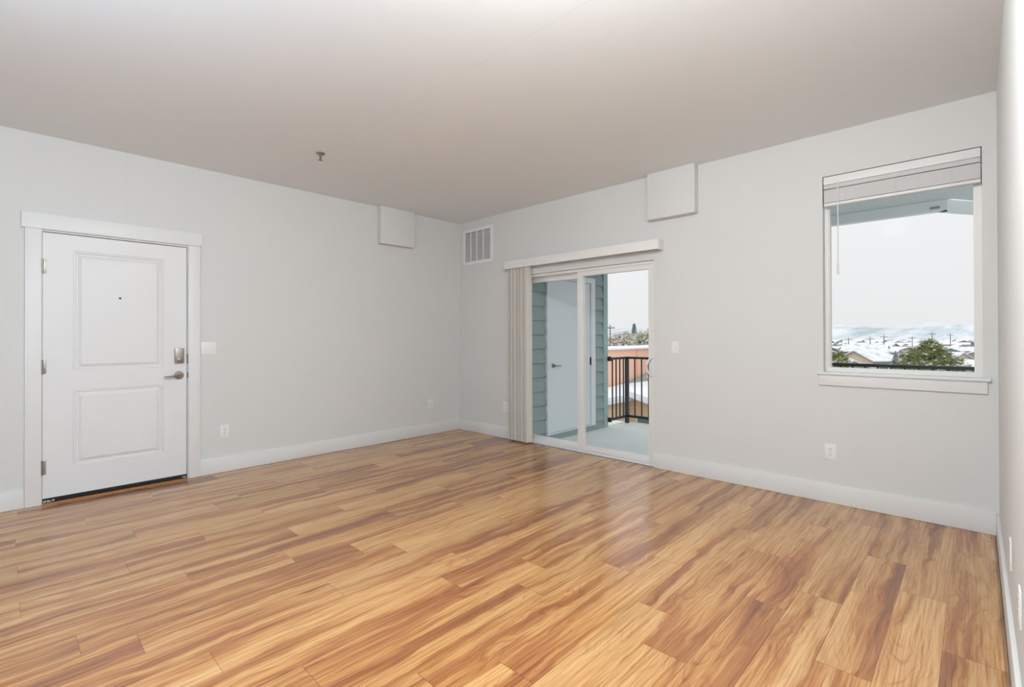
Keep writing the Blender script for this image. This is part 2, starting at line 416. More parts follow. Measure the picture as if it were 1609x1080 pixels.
# ------------------------------------------------------------------ entry door
d1 = thing('door_1', 'white two-panel entry door with satin nickel lock and lever', 'door', (0, -3.567, 0), kind='structure')
def panel_slab(bm, y0, y1, z0, z1, panels, xf, xb, rings):
    """door slab: front at xf facing +x, panels = (y0,y1,z0,z1), rings = (inset, depth)"""
    ys = sorted({y0, y1} | {v for p in panels for v in p[:2]}); zs = sorted({z0, z1} | {v for p in panels for v in p[2:]})
    def quad(*pts): bm.faces.new([bm.verts.new(p) for p in pts])
    for a, b in zip(ys, ys[1:]):
        for c, d in zip(zs, zs[1:]):
            if any(p[0] <= a and b <= p[1] and p[2] <= c and d <= p[3] for p in panels): continue
            quad((xf, a, c), (xf, b, c), (xf, b, d), (xf, a, d))
    for p in panels:
        prev = (0, 0)
        for r in rings:
            A = [(xf + prev[1], p[0] + prev[0], p[2] + prev[0]), (xf + prev[1], p[1] - prev[0], p[2] + prev[0]), (xf + prev[1], p[1] - prev[0], p[3] - prev[0]), (xf + prev[1], p[0] + prev[0], p[3] - prev[0])]
            B = [(xf + r[1], p[0] + r[0], p[2] + r[0]), (xf + r[1], p[1] - r[0], p[2] + r[0]), (xf + r[1], p[1] - r[0], p[3] - r[0]), (xf + r[1], p[0] + r[0], p[3] - r[0])]
            for i in range(4): quad(A[i], A[(i + 1) % 4], B[(i + 1) % 4], B[i])
            prev = r
        quad(*B)
    quad((xb, y0, z0), (xb, y0, z1), (xb, y1, z1), (xb, y1, z0))
    quad((xf, y0, z0), (xb, y0, z0), (xb, y1, z0), (xf, y1, z0)); quad((xf, y0, z1), (xf, y1, z1), (xb, y1, z1), (xb, y0, z1))
    quad((xf, y0, z0), (xf, y0, z1), (xb, y0, z1), (xb, y0, z0)); quad((xf, y1, z0), (xb, y1, z0), (xb, y1, z1), (xf, y1, z1))
    bmesh.ops.remove_doubles(bm, verts=bm.verts[:], dist=1e-5)
m = MB()
panel_slab(m.bm, -4.0235, -3.1125, 0.04, 2.021, [(-3.853, -3.281, 0.982, 1.902), (-3.853, -3.281, 0.256, 0.833)], -0.004, -0.048,
           [(0.003, -0.006), (0.012, -0.005), (0.0165, -0.015), (0.024, -0.015), (0.049, -0.0025)])
m.build('door_slab', M['door'], d1)
m = MB()
m.box(-0.06, 0.0, DY0, DY0 + 0.004, 0.0, DZ); m.box(-0.06, 0.0, DY1 - 0.004, DY1, 0.0, DZ); m.box(-0.06, -0.0005, DY0 + .004, DY1 - .004, DZ - 0.003, DZ)
m.build('jamb', M['trim'], d1)
for k, (y0, y1) in enumerate(((-4.118, DY0 - 0.002), (DY1 + 0.001, -3.0145))):
    MB().box(0.0, 0.018, y0, y1, 0.001, 2.041, 0.0015).build('side_casing', M['trim'], d1, True)
MB().box(0.0, 0.024, -4.136, -3.002, 2.0415, 2.155, 0.002).build('head_casing', M['trim'], d1, True)
m = MB(); m.box(-0.04, -0.006, -4.022, -3.113, 0.006, 0.0395, 0.004)
for i in range(5): m.box(-0.006, -0.003, -4.022, -3.113, 0.009 + i * 0.006, 0.012 + i * 0.006)
m.build('door_sweep', M['rubber'], d1)
m = MB()
rr = random.Random(4)
for (a, b_) in ((-4.02, -3.965), (-3.145, -3.114)):
    y = a
    while y < b_:
        s_ = rr.uniform(0.006, 0.014); m.box(-0.004, -0.0005, y, y + s_, 0.008 + rr.uniform(0, .006), 0.02 + rr.uniform(0, .008), 0.001); y += s_ + rr.uniform(0.001, .006)
o = m.build('corner_seal', M['chipped'], d1); o['label'] = 'chipped white scraps at both ends of the black door sweep'
MB().box(-0.06, 0.012, -4.0245, -3.1085, 0.0002, 0.005, 0.001).build('threshold', mat('threshold_wood', (186, 122, 78), 0.5, noise=0.1), d1)
for z in (1.768, 1.018, 0.27):
    h = MB(); h.cyl((0.006, -4.0262, z - 0.05), (0.006, -4.0262, z + 0.05), 0.0072)
    for q in (-0.0525, 0.05): h.cyl((0.006, -4.0262, z + q), (0.006, -4.0262, z + q + 0.0025), 0.0082)
    for q in (-0.03, -0.01, 0.01, 0.03): h.cyl((0.006, -4.0262, z + q - .0008), (0.006, -4.0262, z + q + .0008), 0.0077)
    h.box(-0.003, 0.0015, -4.026, -4.004, z - 0.05, z + 0.05, 0.0005)
    h.build('hinge', M['nickel'], d1, True)
MB().lathe([(0.008, 0), (0.008, 0.003), (0.005, 0.004), (0.005, 0.0015)], (-0.0065, -3.571, 1.553), (1, 0, 0), 16).build('peephole', M['dark'], d1)
m = MB(); m.box(-0.004, 0.024, -3.203, -3.137, 1.012, 1.142, 0.006)
db = m.build('deadbolt', M['nickel'], d1, True); db['label'] = 'rectangular satin nickel deadbolt housing'
m = MB(); m.lathe([(0.019, 0), (0.019, 0.004), (0.016, 0.006)], (0.024, -3.17, 1.044), (1, 0, 0)); m.box(0.03, 0.043, -3.175, -3.165, 1.028, 1.06, 0.003)
m.build('thumbturn', M['nickel'], db, True)
m = MB(); m.lathe([(0.035, 0), (0.035, 0.006), (0.03, 0.011), (0.016, 0.012), (0.013, 0.02), (0.013, 0.045)], (-0.004, -3.17, 0.907), (1, 0, 0), 28)
lv = m.build('lever_rose', M['nickel'], d1, True)
m = MB(); m.tube([(0.045, -3.166, 0.907), (0.05, -3.18, 0.9075), (0.053, -3.21, 0.906), (0.052, -3.25, 0.902), (0.05, -3.288, 0.9)], [0.011, 0.0115, 0.0095, 0.008, 0.0065], 12, 0.8)
m.build('lever', M['nickel'], lv, True)
m = MB(); m.box(-0.03, 0.0015, -3.1078, -3.1035, 1.006, 1.092, 0.0006); m.build('strike_plate', M['nickel'], d1)
m = MB(); m.box(-0.03, 0.0015, -3.1078, -3.1035, 0.878, 0.93, 0.0006); m.cyl((0.001, -3.1062, 0.888), (0.001, -3.1062, 0.92), 0.005); m.build('strike_plate', M['nickel'], d1, True)

# ------------------------------------------------------------------ patio door
d2 = thing('door_2', 'white vinyl sliding glass patio door opening onto the balcony', 'sliding door', (1.9, 0.1, 0), kind='structure')
m = MB()
m.box(SX0, SX0 + 0.035, 0.03, 0.165, 0, SZ); m.box(SX1 - 0.035, SX1, 0.03, 0.165, 0, SZ)
m.box(SX0 + .035, SX1 - .035, 0.031, 0.164, SZ - 0.028, SZ - 0.0005); m.box(SX0 + .035, SX1 - .035, 0.031, 0.164, -0.002, 0.022)
m.box(SX0, SX1, 0.087, 0.093, 0.02, 0.034); m.box(SX0, SX1, 0.087, 0.093, SZ - 0.045, SZ - 0.02)
m.build('frame', M['vinyl'], d2)
def sash(name, x0, x1, y0, y1, z0, z1, sl, sr, top, bot, glass_m):
    m = MB()
    m.box(x0, x0 + sl, y0, y1, z0, z1, 0.002); m.box(x1 - sr, x1, y0, y1, z0, z1, 0.002)
    m.box(x0 + sl - .001, x1 - sr + .001, y0 + .0005, y1 - .0005, z1 - top, z1, 0.002); m.box(x0 + sl - .001, x1 - sr + .001, y0 + .0005, y1 - .0005, z0, z0 + bot, 0.002)
    yc = (y0 + y1) / 2
    for a in ((x0 + sl, x0 + sl + .006, z0 + bot, z1 - top), (x1 - sr - .006, x1 - sr, z0 + bot, z1 - top)): m.box(a[0], a[1], yc - .008, yc + .008, a[2], a[3])
    p = m.build(name, M['vinyl'], d2, True)
    g = MB(); g.box(x0 + sl, x1 - sr, yc - 0.003, yc + 0.003, z0 + bot, z1 - top); g.build('glass', glass_m, p)
    return p
sash('fixed_panel', 1.02, 1.945, 0.1, 0.135, 0.024, SZ - 0.03, 0.155, 0.06, 0.058, 0.05, M['glass_slider'])
sp = sash('sliding_panel', 1.902, SX1 - 0.01, 0.042, 0.08, 0.024, SZ - 0.026, 0.06, 0.066, 0.052, 0.055, M['glass'])
m = MB()
pts = []
for i in range(19):
    a = math.pi * i / 18
    pts.append((2.786 - 0.034 * math.sin(a), 0.04 - 0.062 * math.sin(a), 0.944 + 0.086 * math.cos(a)))
m.tube(pts, 0.009, 10); m.box(2.772, 2.8, 0.034, 0.043, 0.84, 1.048, 0.003)
m.build('handle', M['plastic'], sp, True)

# ------------------------------------------------------------------ vertical blind and valance
vb = thing('vertical_blind', 'off-white vertical blind stacked open at the left of the patio door', 'vertical blind', (1.9, 0, 2.03))
m = MB()
m.box(0.94, 2.905, -0.105, -0.101, 2.033, 2.124, 0.001); m.box(0.94, 0.944, -0.101, 0, 2.033, 2.124, 0.001)
m.box(0.944, 2.9, -0.101, 0, 2.118, 2.122)
val = m.build('valance', M['vinyl'], vb, True)
m = MB(); m.box(2.9, 2.914, -0.107, 0, 2.032, 2.1255, 0.004); m.build('valance_end', M['vinyl'], val, True)
for x in (0.99, 1.72, 2.78):
    m = MB(); m.box(x - 0.012, x + 0.012, -0.09, -0.06, 2.1245, 2.1285, 0.001); m.build('clip', M['dark'], val)
m = MB(); m.box(0.97, 2.89, -0.075, -0.035, 2.06, 2.095, 0.003); m.build('headrail', M['vinyl'], vb)
def vane_mesh(i):
    m = MB(); k = 8; w_ = 0.089
    a = []
    for s in range(k + 1):
        t = (s / k - .5); a.append((0.0055 * (1 - 4 * t * t), t * w_))
    b = m.bm; T_ = 0.0011
    lo, hi = 0.02, 2.052
    fr = [[b.verts.new((x + off, y, z)) for x, y in a] for off in (0, T_) for z in (lo, hi)]
    A0, A1, B0, B1 = fr
    for s in range(k):
        b.faces.new((A0[s], A0[s + 1], A1[s + 1], A1[s])); b.faces.new((B0[s], B1[s], B1[s + 1], B0[s + 1]))
        b.faces.new((A0[s], B0[s], B0[s + 1], A0[s + 1])); b.faces.new((A1[s], A1[s + 1], B1[s + 1], B1[s]))
    b.faces.new((A0[0], A1[0], B1[0], B0[0])); b.faces.new((A0[k], B0[k], B1[k], A1[k]))
    return m
v0 = vane_mesh(0).build('vane', M['vane'], vb, True)
NV = 12
for i in range(NV):
    o = v0 if i == 0 else v0.copy()
    if i: COL.objects.link(o)
    o.location = (1.003 + i * 0.0262, -0.056, 0)
    ang = (-4, 12, -14, 6, -18, 10, -8, 14, -16, 4, -12, -10)[i]
    o.rotation_euler = (0, 0, math.radians(ang))

# ------------------------------------------------------------------ window
w1 = thing('window_1', 'white framed fixed window looking onto the snowy valley', 'window', (4.61, 0.1, 0.97), kind='structure')
m = MB()
m.box(WX0, WX0 + 0.024, 0.07, 0.15, WZ0, WZ1); m.box(WX1 - 0.034, WX1, 0.07, 0.15, WZ0, WZ1)
m.box(WX0 + 0.024, WX1 - 0.034, 0.071, 0.149, WZ1 - 0.03, WZ1 - .0005); m.box(WX0 + 0.024, WX1 - 0.034, 0.071, 0.149, WZ0 + 0.02, 0.995)
m.box(WX0 + 0.022, WX0 + 0.03, 0.085, 0.14, WZ0 + .02, WZ1 - .02); m.box(WX1 - 0.04, WX1 - 0.032, 0.085, 0.14, WZ0 + .02, WZ1 - .02)
m.build('frame', M['vinyl'], w1)
MB().box(WX0 + 0.025, WX1 - 0.034, 0.107, 0.113, 0.994, WZ1 - 0.03).build('glass', M['glass'], w1)
m = MB(); m.box(4.145, 5.073, -0.028, -0.0005, 0.946, 0.967, 0.003); m.box(WX0 + .0005, WX1 - .0005, -0.004, 0.075, 0.9462, 0.9668)
m.build('window_sill', M['trim'], w1, True)
MB().box(4.154, 5.059, -0.015, -0.0005, 0.868, 0.9458, 0.0015).build('apron', M['trim'], w1, True)

mb = thing('window_blind', 'white horizontal blind raised to the top of the window', 'window blind', (4.61, 0.03, 2.42))
MB().box(4.187, 5.034, 0.003, 0.012, 2.358, 2.416, 0.003).build('headrail_valance', M['blind'], mb, True)
MB().box(4.188, 5.033, 0.014, 0.06, 2.375, 2.415, 0.001).build('headrail', M['blind'], mb)
s0 = MB().box(4.19, 5.033, 0.002, 0.052, -0.0014, 0.0014, 0.0006).build('slat', M['blind'], mb)
zs = [2.352 - i * 0.0036 for i in range(8)] + [2.3165 - i * 0.0037 for i in range(26)]
for i, z in enumerate(zs):
    o = s0 if i == 0 else s0.copy()
    if i: COL.objects.link(o)
    o.location = (0, 0, z)
MB().box(4.19, 5.034, 0.001, 0.053, 2.198, 2.2185, 0.003).build('bottom_rail', M['blind'], mb, True)
for x in (4.324, 4.612, 4.898):
    m = MB(); m.cyl((x, 0.0005, 2.2), (x, 0.0005, 2.36), 0.0013, seg=6); m.cyl((x + .006, 0.0005, 2.2), (x + .006, 0.0005, 2.36), 0.001, seg=6); m.build('ladder_cord', M['cord'], mb)
m = MB(); m.cyl((4.278, -0.006, 1.76), (4.279, -0.003, 2.355), 0.0042, seg=8); m.cyl((4.278, -0.006, 1.684), (4.278, -0.006, 1.77), 0.0075, 0.0055, seg=10); m.cyl((4.279, -0.003, 2.35), (4.279, 0.006, 2.372), 0.004, seg=8)
m.build('tilt_wand', M['cord'], mb, True)

# ------------------------------------------------------------------ boxes on the walls, grille, sprinkler
tag(MB().box(0.0005, 0.08, -1.235, -0.775, 2.313, H - .0005, 0.002).build('wall_box', M['wall'], smooth=True), 'white square drywall box on the door wall at the ceiling', 'box')
tag(MB().box(2.794, 3.242, -0.08, -0.0005, 2.315, H - .0005, 0.002).build('wall_box', M['wall'], smooth=True), 'white square drywall box above the patio door at the ceiling', 'box')
vg = thing('vent_grille', 'white louvered return-air grille high in the left corner', 'vent', (0.37, 0, 2.4))
m = MB()
gx0, gx1, gz0, gz1 = 0.088, 0.652, 2.175, 2.637
m.box(gx0, gx1, -0.008, -0.0005, gz0, gz0 + 0.04, 0.002); m.box(gx0, gx1, -0.008, -0.0005, gz1 - 0.04, gz1, 0.002)
m.box(gx0, gx0 + 0.04, -0.0078, -0.0006, gz0 + .037, gz1 - .037); m.box(gx1 - 0.045, gx1, -0.0078, -0.0006, gz0 + .037, gz1 - .037)
m.build('frame', M['plastic'], vg, True)
MB().box(gx0 + .035, gx1 - .04, -0.0018, -0.0005, gz0 + .035, gz1 - .035).build('backing', M['shingle'], vg)
for x in (0.238, 0.352, 0.475): MB().box(x - .006, x + .006, -0.009, -0.002, gz0 + .035, gz1 - .035, 0.001).build('mullion', M['plastic'], vg)
l0 = None
for i in range(28):
    z = gz0 + 0.045 + i * 0.0133
    if l0 is None:
        b = MB(); b.poly([(gx0 + .036, -0.0019, 0.0035), (gx0 + .036, -0.007, -0.004), (gx1 - .041, -0.007, -0.004), (gx1 - .041, -0.0019, 0.0035)], (0, 0, 0.0012))
        l0 = b.build('louver', M['plastic'], vg); o = l0
    else:
        o = l0.copy(); COL.objects.link(o)
    o.location = (0, 0, z)
sk = thing('fire_sprinkler', 'small metal fire sprinkler head hanging from the ceiling', 'sprinkler', (1.122, -2.43, H))
MB().lathe([(0.036, 0.0005), (0.036, 0.004), (0.03, 0.01), (0.018, 0.012)], (1.122, -2.43, H), (0, 0, -1), 24).build('escutcheon', M['nickel'], sk, True)
m = MB(); m.cyl((1.122, -2.43, H - .03), (1.122, -2.43, H - .01), 0.011)
for sx in (-1, 1): m.tube([(1.122 + sx * .011, -2.43, H - .028), (1.122 + sx * .014, -2.43, H - .038), (1.122 + sx * .003, -2.43, H - .054)], 0.003, 8)
m.cyl((1.122, -2.43, H - .05), (1.122, -2.43, H - .028), 0.003)
m.build('sprinkler_body', M['nickel'], sk, True)
m = MB(); m.cyl((1.122, -2.43, H - .0575), (1.122, -2.43, H - .0555), 0.016, seg=20)
for k in range(10):
    a = k * math.pi / 5; m.box(1.122 + .017 * math.cos(a) - .002, 1.122 + .017 * math.cos(a) + .002, -2.43 + .017 * math.sin(a) - .002, -2.43 + .017 * math.sin(a) + .002, H - .0575, H - .0558)
m.build('deflector', M['nickel'], sk)

# ------------------------------------------------------------------ switches and outlets (built facing +x, turned to their wall)
def place(o, loc, rz):
    o.location = loc; o.rotation_euler = (0, 0, rz)
def local(name, m, mt, parent):
    o = m.build(name, mt, None, True); o.parent = parent; return o
def plate(mbk, w_, h_): mbk.box(0.0003, 0.006, -w_ / 2, w_ / 2, -h_ / 2, h_ / 2, 0.002)
def outlet(label, loc, rz):
    t = thing('wall_outlet', label, 'outlet', (0, 0, 0), 'white duplex wall outlets')
    m = MB(); plate(m, 0.072, 0.116); local('cover_plate', m, M['plastic'], t)
    for s in (-1, 1):
        m = MB(); m.box(0.004, 0.0075, -0.0165, 0.0165, s * 0.0205 - 0.0145, s * 0.0205 + 0.0145, 0.0015); r_ = local('receptacle', m, M['plastic'], t)
        m = MB()
        for yy in (-0.0065, 0.0065): m.box(0.0072, 0.0078, yy - .0012, yy + .0012, s * 0.0205 - .001, s * 0.0205 + .0075)
        m.cyl((0.0072, 0, s * 0.0205 - .0075), (0.0078, 0, s * 0.0205 - .0075), 0.0026, seg=10)
        local('slots', m, M['dark'], r_)
    m = MB(); m.cyl((0.005, 0, 0), (0.0072, 0, 0), 0.003, seg=10); local('screw', m, M['nickel'], t)
    place(t, loc, rz); return t
Q = -math.pi / 2
outlet('white duplex outlet beside the entry door', (0, -2.817, 0.374), 0)
outlet('white duplex outlet on the door wall near the far corner', (0, -0.487, 0.383), 0)
outlet('white duplex outlet left of the vertical blind', (0.861, 0, 0.38), Q)
outlet('white duplex outlet below the window', (4.224, 0, 0.376), Q)
outlet('white duplex outlet low on the right wall, nearest the camera', (RX, -2.03, 0.383), math.pi)
t = thing('blank_plate', 'white blank wall plate low on the right wall, nearer the corner', 'wall plate', (0, 0, 0))
m = MB(); plate(m, 0.072, 0.116); local('cover_plate', m, M['plastic'], t)
for z in (-.042, .042):
    m = MB(); m.cyl((0.005, 0, z), (0.0068, 0, z), 0.003, seg=10); local('screw', m, M['nickel'], t)
place(t, (RX, -1.455, 0.362), math.pi)
def toggle(m_, yy, t):
    m = MB(); m.box(0.005, 0.0065, yy - .0055, yy + .0055, -.0125, .0125, .0005); s_ = local('toggle_collar', m, M['vinyl'], t)
    m = MB(); m.box(0.006, 0.016, yy - .0035, yy + .0035, -.001, .009, .0012); local('toggle', m, M['plastic'], s_)
t = thing('light_switch', 'white double toggle light switch beside the entry door', 'light switch', (0, 0, 0))
m = MB(); plate(m, 0.116, 0.116); local('cover_plate', m, M['plastic'], t); toggle(m, -.023, t); toggle(m, .023, t); place(t, (0, -2.946, 1.135), 0)
t = thing('light_switch', 'white single toggle light switch right of the patio door', 'light switch', (0, 0, 0))
m = MB(); plate(m, 0.07, 0.114); local('cover_plate', m, M['plastic'], t); toggle(m, 0, t); place(t, (3.027, 0, 1.128), Q)

# ------------------------------------------------------------------ balcony
BX, BZ, BY = 0.98, -0.13, 2.57     # side wall plane, slab top, railing line
m = MB(); m.box(0.6, 6.6, T + .001, 2.63, BZ - 0.2, BZ)
structure(m.build('trim_2', M['concrete']), 'pale grey concrete balcony slab outside the patio door', 'balcony slab')
rs = random.Random(5)
m = MB(); x = 1.08
m.tube([(1.06 + i * 0.11, 2.616 + rs.uniform(-.003, .003), BZ + 0.004) for i in range(45)], [rs.uniform(.01, .016) for i in range(45)], 8)
m.tube([(0.984 + rs.uniform(-.002, .002), 2.08 + i * 0.06, BZ + 0.004) for i in range(9)], [rs.uniform(.007, .01) for i in range(9)], 8)
tag(m.build('snow_ridge', M['snow'], smooth=True), 'thin line of snow along the balcony slab edge', 'snow', kind='stuff')
# side wall with lap boards: stretches either side of the storage door
DA, DB = 0.622, 1.715      # trim outer edges of the storage door
def boards(y0, y1, z0, z1, ph=0.0):
    m = MB(); p = 0.1815; z = z0 - ph
    while z < z1:
        a, b_ = max(z, z0), min(z + p + 0.012, z1)
        if b_ > a + 0.01:
            m.poly([(BX - .03, y0, a), (BX + .012, y0, a), (BX - .016, y0, b_), (BX - .03, y0, b_)], (0, y1 - y0, 0))
        z += p
    return m
sw = thing('wall_balcony', 'grey-green lap siding side wall of the balcony', 'wall', (BX, 1.1, BZ), kind='structure')
boards(T + .002, DA - .002, BZ, 2.658, 0.063).build('siding', M['siding'], sw)
boards(DB + .002, 1.958, BZ, 2.658, 0.063).build('siding', M['siding'], sw)
boards(DA - .002, DB + .002, 2.075, 2.658, 0.02).build('siding', M['siding'], sw)
MB().box(BX - .02, BX + .004, DA - .002, DB + .002, BZ, -0.052).build('curb', M['siding'], sw)
MB().box(BX - .16, BX - .02, T + .002, 1.958, BZ, 2.658).build('sheathing', M['siding'], sw)
MB().box(BX - .16, BX + .016, 1.958, 2.066, BZ, 2.658, .003).build('corner_post', M['siding_trim'], sw)
MB().box(BX - .01, BX + .014, T + .002, T + .05, BZ, 2.658, .002).build('corner_board', M['siding_trim'], sw)
d3 = thing('door_3', 'white flat storage door in the balcony side wall', 'door', (BX, 1.15, -0.05), kind='structure')
m = MB()
m.box(BX - .015, BX + .03, DA, DA + .05, -.05, 2.07, .002); m.box(BX - .015, BX + .03, DB - .1, DB, -.05, 2.07, .002)
m.box(BX - .015, BX + .03, DA + .05, DB - .1, 1.99, 2.07, .002); m.build('door_casing', M['ext_white'], d3)
MB().box(BX - .012, BX + .012, DA + .053, DB - .105, -.028, 1.986, .002).build('door_slab', M['ext_white'], d3)
MB().box(BX - .012, BX + .022, DA + .05, DB - .1, -.05, -.032, .002).build('door_sill', M['ext_white'], d3)
MB().box(BX - .01, BX + .004, DB - .104, DB - .1, -.03, 1.99).build('door_gap', M['dark'], d3)
m = MB(); m.lathe([(.03, 0), (.03, .008), (.013, .012), (.012, .045)], (BX + .012, .758, .85), (1, 0, 0)); m.tube([(BX + .055, .755, .85), (BX + .062, .79, .85), (BX + .06, .87, .845)], [.01, .009, .007], 10)
m.build('lever_handle', M['nickel'], d3, True)
for z in (.878,):
    m = MB(); m.cyl((BX + .02, DB - .103, z - .055), (BX + .02, DB - .103, z + .055), .008, seg=10); m.box(BX + .01, BX + .016, DB - .118, DB - .088, z - .055, z + .055); m.build('hinge', M['dark'], d3)

rl = thing('balcony_railing', 'black metal balcony railing with thin vertical bars', 'railing', (1.02, BY, BZ))
RT = 0.912
m = MB(); m.box(1.0, 6.4, BY - .022, BY + .022, RT - .034, RT, .003); m.box(1.0, 1.044, 2.066, BY - .023, RT - .034, RT, .002); m.build('top_rail', M['black_metal'], rl)
m = MB(); m.box(1.0, 6.4, BY - .016, BY + .016, -.04, .0, .002); m.box(1.006, 1.038, 2.066, BY - .017, -.04, 0, .002); m.build('bottom_rail', M['black_metal'], rl)
for x in (1.022, 3.62, 6.2):
    MB().box(x - .025, x + .025, BY - .025, BY + .025, BZ, RT - .03, .002).build('post', M['black_metal'], rl)
b0 = MB().box(-.008, .008, -.008, .008, -.02, RT - .03).build('baluster', M['black_metal'], rl)
spots = [(1.16 + .1172 * k, BY) for k in range(43)] + [(1.022, 2.145 + .106 * k) for k in range(4)]
for i, (x, y) in enumerate(spots):
    o = b0 if i == 0 else b0.copy()
    if i: COL.objects.link(o)
    o.location = (x, y, 0)
for z in (RT - .017, -.02):
    m = MB(); m.box(BX + .016, 1.05, 2.05, 2.082, z - .035, z + .035, .004); m.build('bracket', M['black_metal'], rl)
# balcony above: ceiling and edge beam
m = MB(); m.poly([(.8, T + .001, 2.66), (7, T + .001, 2.66), (7, 6.2, 2.66), (4.84, 2.62, 2.66), (.8, 2.62, 2.66)], (0, 0, .12))
structure(m.build('ceiling_balcony', M['soffit']), 'grey stuccoed underside of the balcony above', 'ceiling')
m = MB(); m.box(.8, 4.8, BY, BY + .1, 2.545, 2.659, .004); m.poly([(4.78, BY, 2.545), (6.2, 4.75, 2.545), (6.12, 4.82, 2.545), (4.72, 2.66, 2.545)], (0, 0, .114))
bm_ = m.build('trim_3', mat('beam_paint', (236, 243, 243), 0.6, noise=0.02, nscale=8, bump=0.2, bscale=50)); structure(bm_, 'pale grey-green edge beam over the balcony', 'beam')
MB().box(4.66, 4.74, BY - .006, BY - .0005, 2.57, 2.595, .001).build('cover_plate', M['siding'], bm_)
MB().box(3.825, 3.829, BY - .003, BY - .0003, 2.547, 2.658).build('joint', M['siding'], bm_)

# ------------------------------------------------------------------ neighbouring buildings seen through the patio door
GZ = -9.0
A = thing('apartment_building', 'tall peach-sided building with snowy parapet behind the balcony railing', 'building', (-9, 17, GZ))
m = MB(); m.poly([(-7, 14.95, GZ), (-7, 27, GZ), (-10, 27, GZ), (-10, 14.2, GZ), (-7.9, 14.2, GZ)], (0, 0, .62 - GZ)); m.build('wall', M['peach'], A)
m = MB(); m.poly([(-6.9, 14.9, .6), (-6.9, 27.1, .6), (-10.1, 27.1, .6), (-10.1, 14.05, .6), (-7.9, 14.05, .6)], (0, 0, .06)); m.build('parapet_snow', M['snow'], A)
MB().box(-7, -6.97, 17.15, 17.2, GZ, .6).build('joint_strip', M['orange'], A)
B = thing('house', 'tan building with snow-covered gable roof behind the balcony railing', 'house', (-5.5, 14, GZ))
MB().box(-6.98, -4.6, 9.0, 12.4, GZ, -1.15).build('side_wall', M['tan'], B)
m = MB(); m.poly([(-6.95, 14.2, -1.2), (-6.95, 9, -1.6), (-6.95, 9, GZ), (-6.95, 14.2, GZ)], (.06, 0, 0)); m.build('end_wall', M['orange'], B)
m = MB(); m.poly([(-4.45, 9.0, -1.05), (-4.45, 12.4, -1.07), (-6.9, 15.95, -1.06), (-6.96, 14.05, -1.2), (-6.96, 9.0, -1.2)], (0, 0, .1)); m.build('low_roof_snow', M['snow'], B)
m = MB(); m.poly([(-4.6, 12.4, -.98), (-3.0, 12.4, -1.36), (-1, 12.4, -1.86), (-1, 12.4, GZ), (-4.6, 12.4, GZ)], (0, 4.4, 0)); m.build('gable_wall', M['tan'], B)
m = MB(); m.poly([(-4.55, 12.0, -.89), (-.8, 12.0, -1.83), (-.8, 17.0, -.30), (-5.72, 17.0, -.91), (-6.9, 17.0, -1.1), (-6.9, 16.0, -1.1)], (0, 0, .1)); m.build('gable_roof_snow', M['snow'], B)
m = MB(); m.poly([(-4.6, 11.98, -1.0), (-.8, 11.98, -1.95), (-.8, 11.98, -1.8), (-4.6, 11.98, -.85)], (0, .06, 0)); m.box(-4.47, -4.4, 9, 12.4, -1.2, -1.03); m.build('fascia', M['ext_white'], B)
m = MB(); m.poly([(-6.96, 14.4, -1.2), (-6.9, 16.1, -1.02), (-5.72, 17.0, -.84), (-.8, 17.0, -.25), (-1.0, 19.35, .0), (-6.96, 19.35, -.43)], (0, 0, .02)); m.build('bare_shingles', M['shingle'], B)
m = MB(); m.poly([(-6.2, 17.3, -.76), (-5.3, 17.6, -.64), (-5.2, 17.9, -.57), (-6.3, 17.7, -.68)], (0, 0, .05)); m.build('snow_patch', M['snow'], B)
m = MB(); m.cyl((-6.2, 16.9, -1.0), (-6.2, 16.9, -.72), .06, seg=10); m.cyl((-6.2, 16.9, -.74), (-6.2, 16.9, -.64), .1, seg=10); m.build('roof_vent', M['ext_white'], B)
m = MB(); m.box(-4.32, -2.4, 12.33, 12.4, -2.2, -1.78); fr = m.build('window_frame', M['ext_white'], B)
m = MB(); m.box(-4.24, -3.5, 12.3, 12.34, -2.12, -1.84); m.box(-3.4, -2.5, 12.3, 12.34, -2.12, -1.84); m.build('pane', M['window_dark'], fr)

# ------------------------------------------------------------------ land
CX, CY = 5.008, -4.235
M['ground'] = land_material('snowy_ground', (214, 218, 222), (128, 138, 142), 0.09, 0.40, 0.60, 0.3)
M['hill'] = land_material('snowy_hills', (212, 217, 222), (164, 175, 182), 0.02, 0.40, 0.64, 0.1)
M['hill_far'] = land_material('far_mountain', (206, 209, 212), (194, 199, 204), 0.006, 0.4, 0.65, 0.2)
def terrain(name, label, y0, y1, x0, x1, nx, ny, fn, mt):
    bm = bmesh.new(); g = []
    for j in range(ny + 1):
        g.append([bm.verts.new((x0 + (x1 - x0) * i / nx, y0 + (y1 - y0) * j / ny, 0)) for i in range(nx + 1)])
    for r_ in g:
        for v in r_: v.co.z = fn(v.co.x, v.co.y)
    for a, b_ in zip(g, g[1:]):
        for i in range(nx): bm.faces.new((a[i], a[i + 1], b_[i + 1], b_[i]))
    m = MB(); m.bm.free(); m.bm = bm
    o = m.build(name, mt, smooth=True); structure(o, label, 'land')
from mathutils import noise as mn
def ground_z(x, y): return GZ + 0.8 * mn.noise(Vector((x / 90, y / 90, 0))) * min(1, max(0, (y - 60) / 100))
terrain('ground', 'snow-covered valley floor beneath the suburb', 3.0, 1500, -1700, 700, 60, 60, ground_z, M['ground'])
def hill_z(x, y):
    s = min(1, max(0, (y - 1250) / 900)); s = s * s * (3 - 2 * s)
    az = (x - CX) / (y - CY)
    prof = 41 + 6 * math.sin(az * 31 + 1.2) + 9 * mn.noise(Vector((x / 420, y / 420, 2))) + 4 * mn.noise(Vector((x / 120, y / 120, 5)))
    return GZ - 1 + s * prof
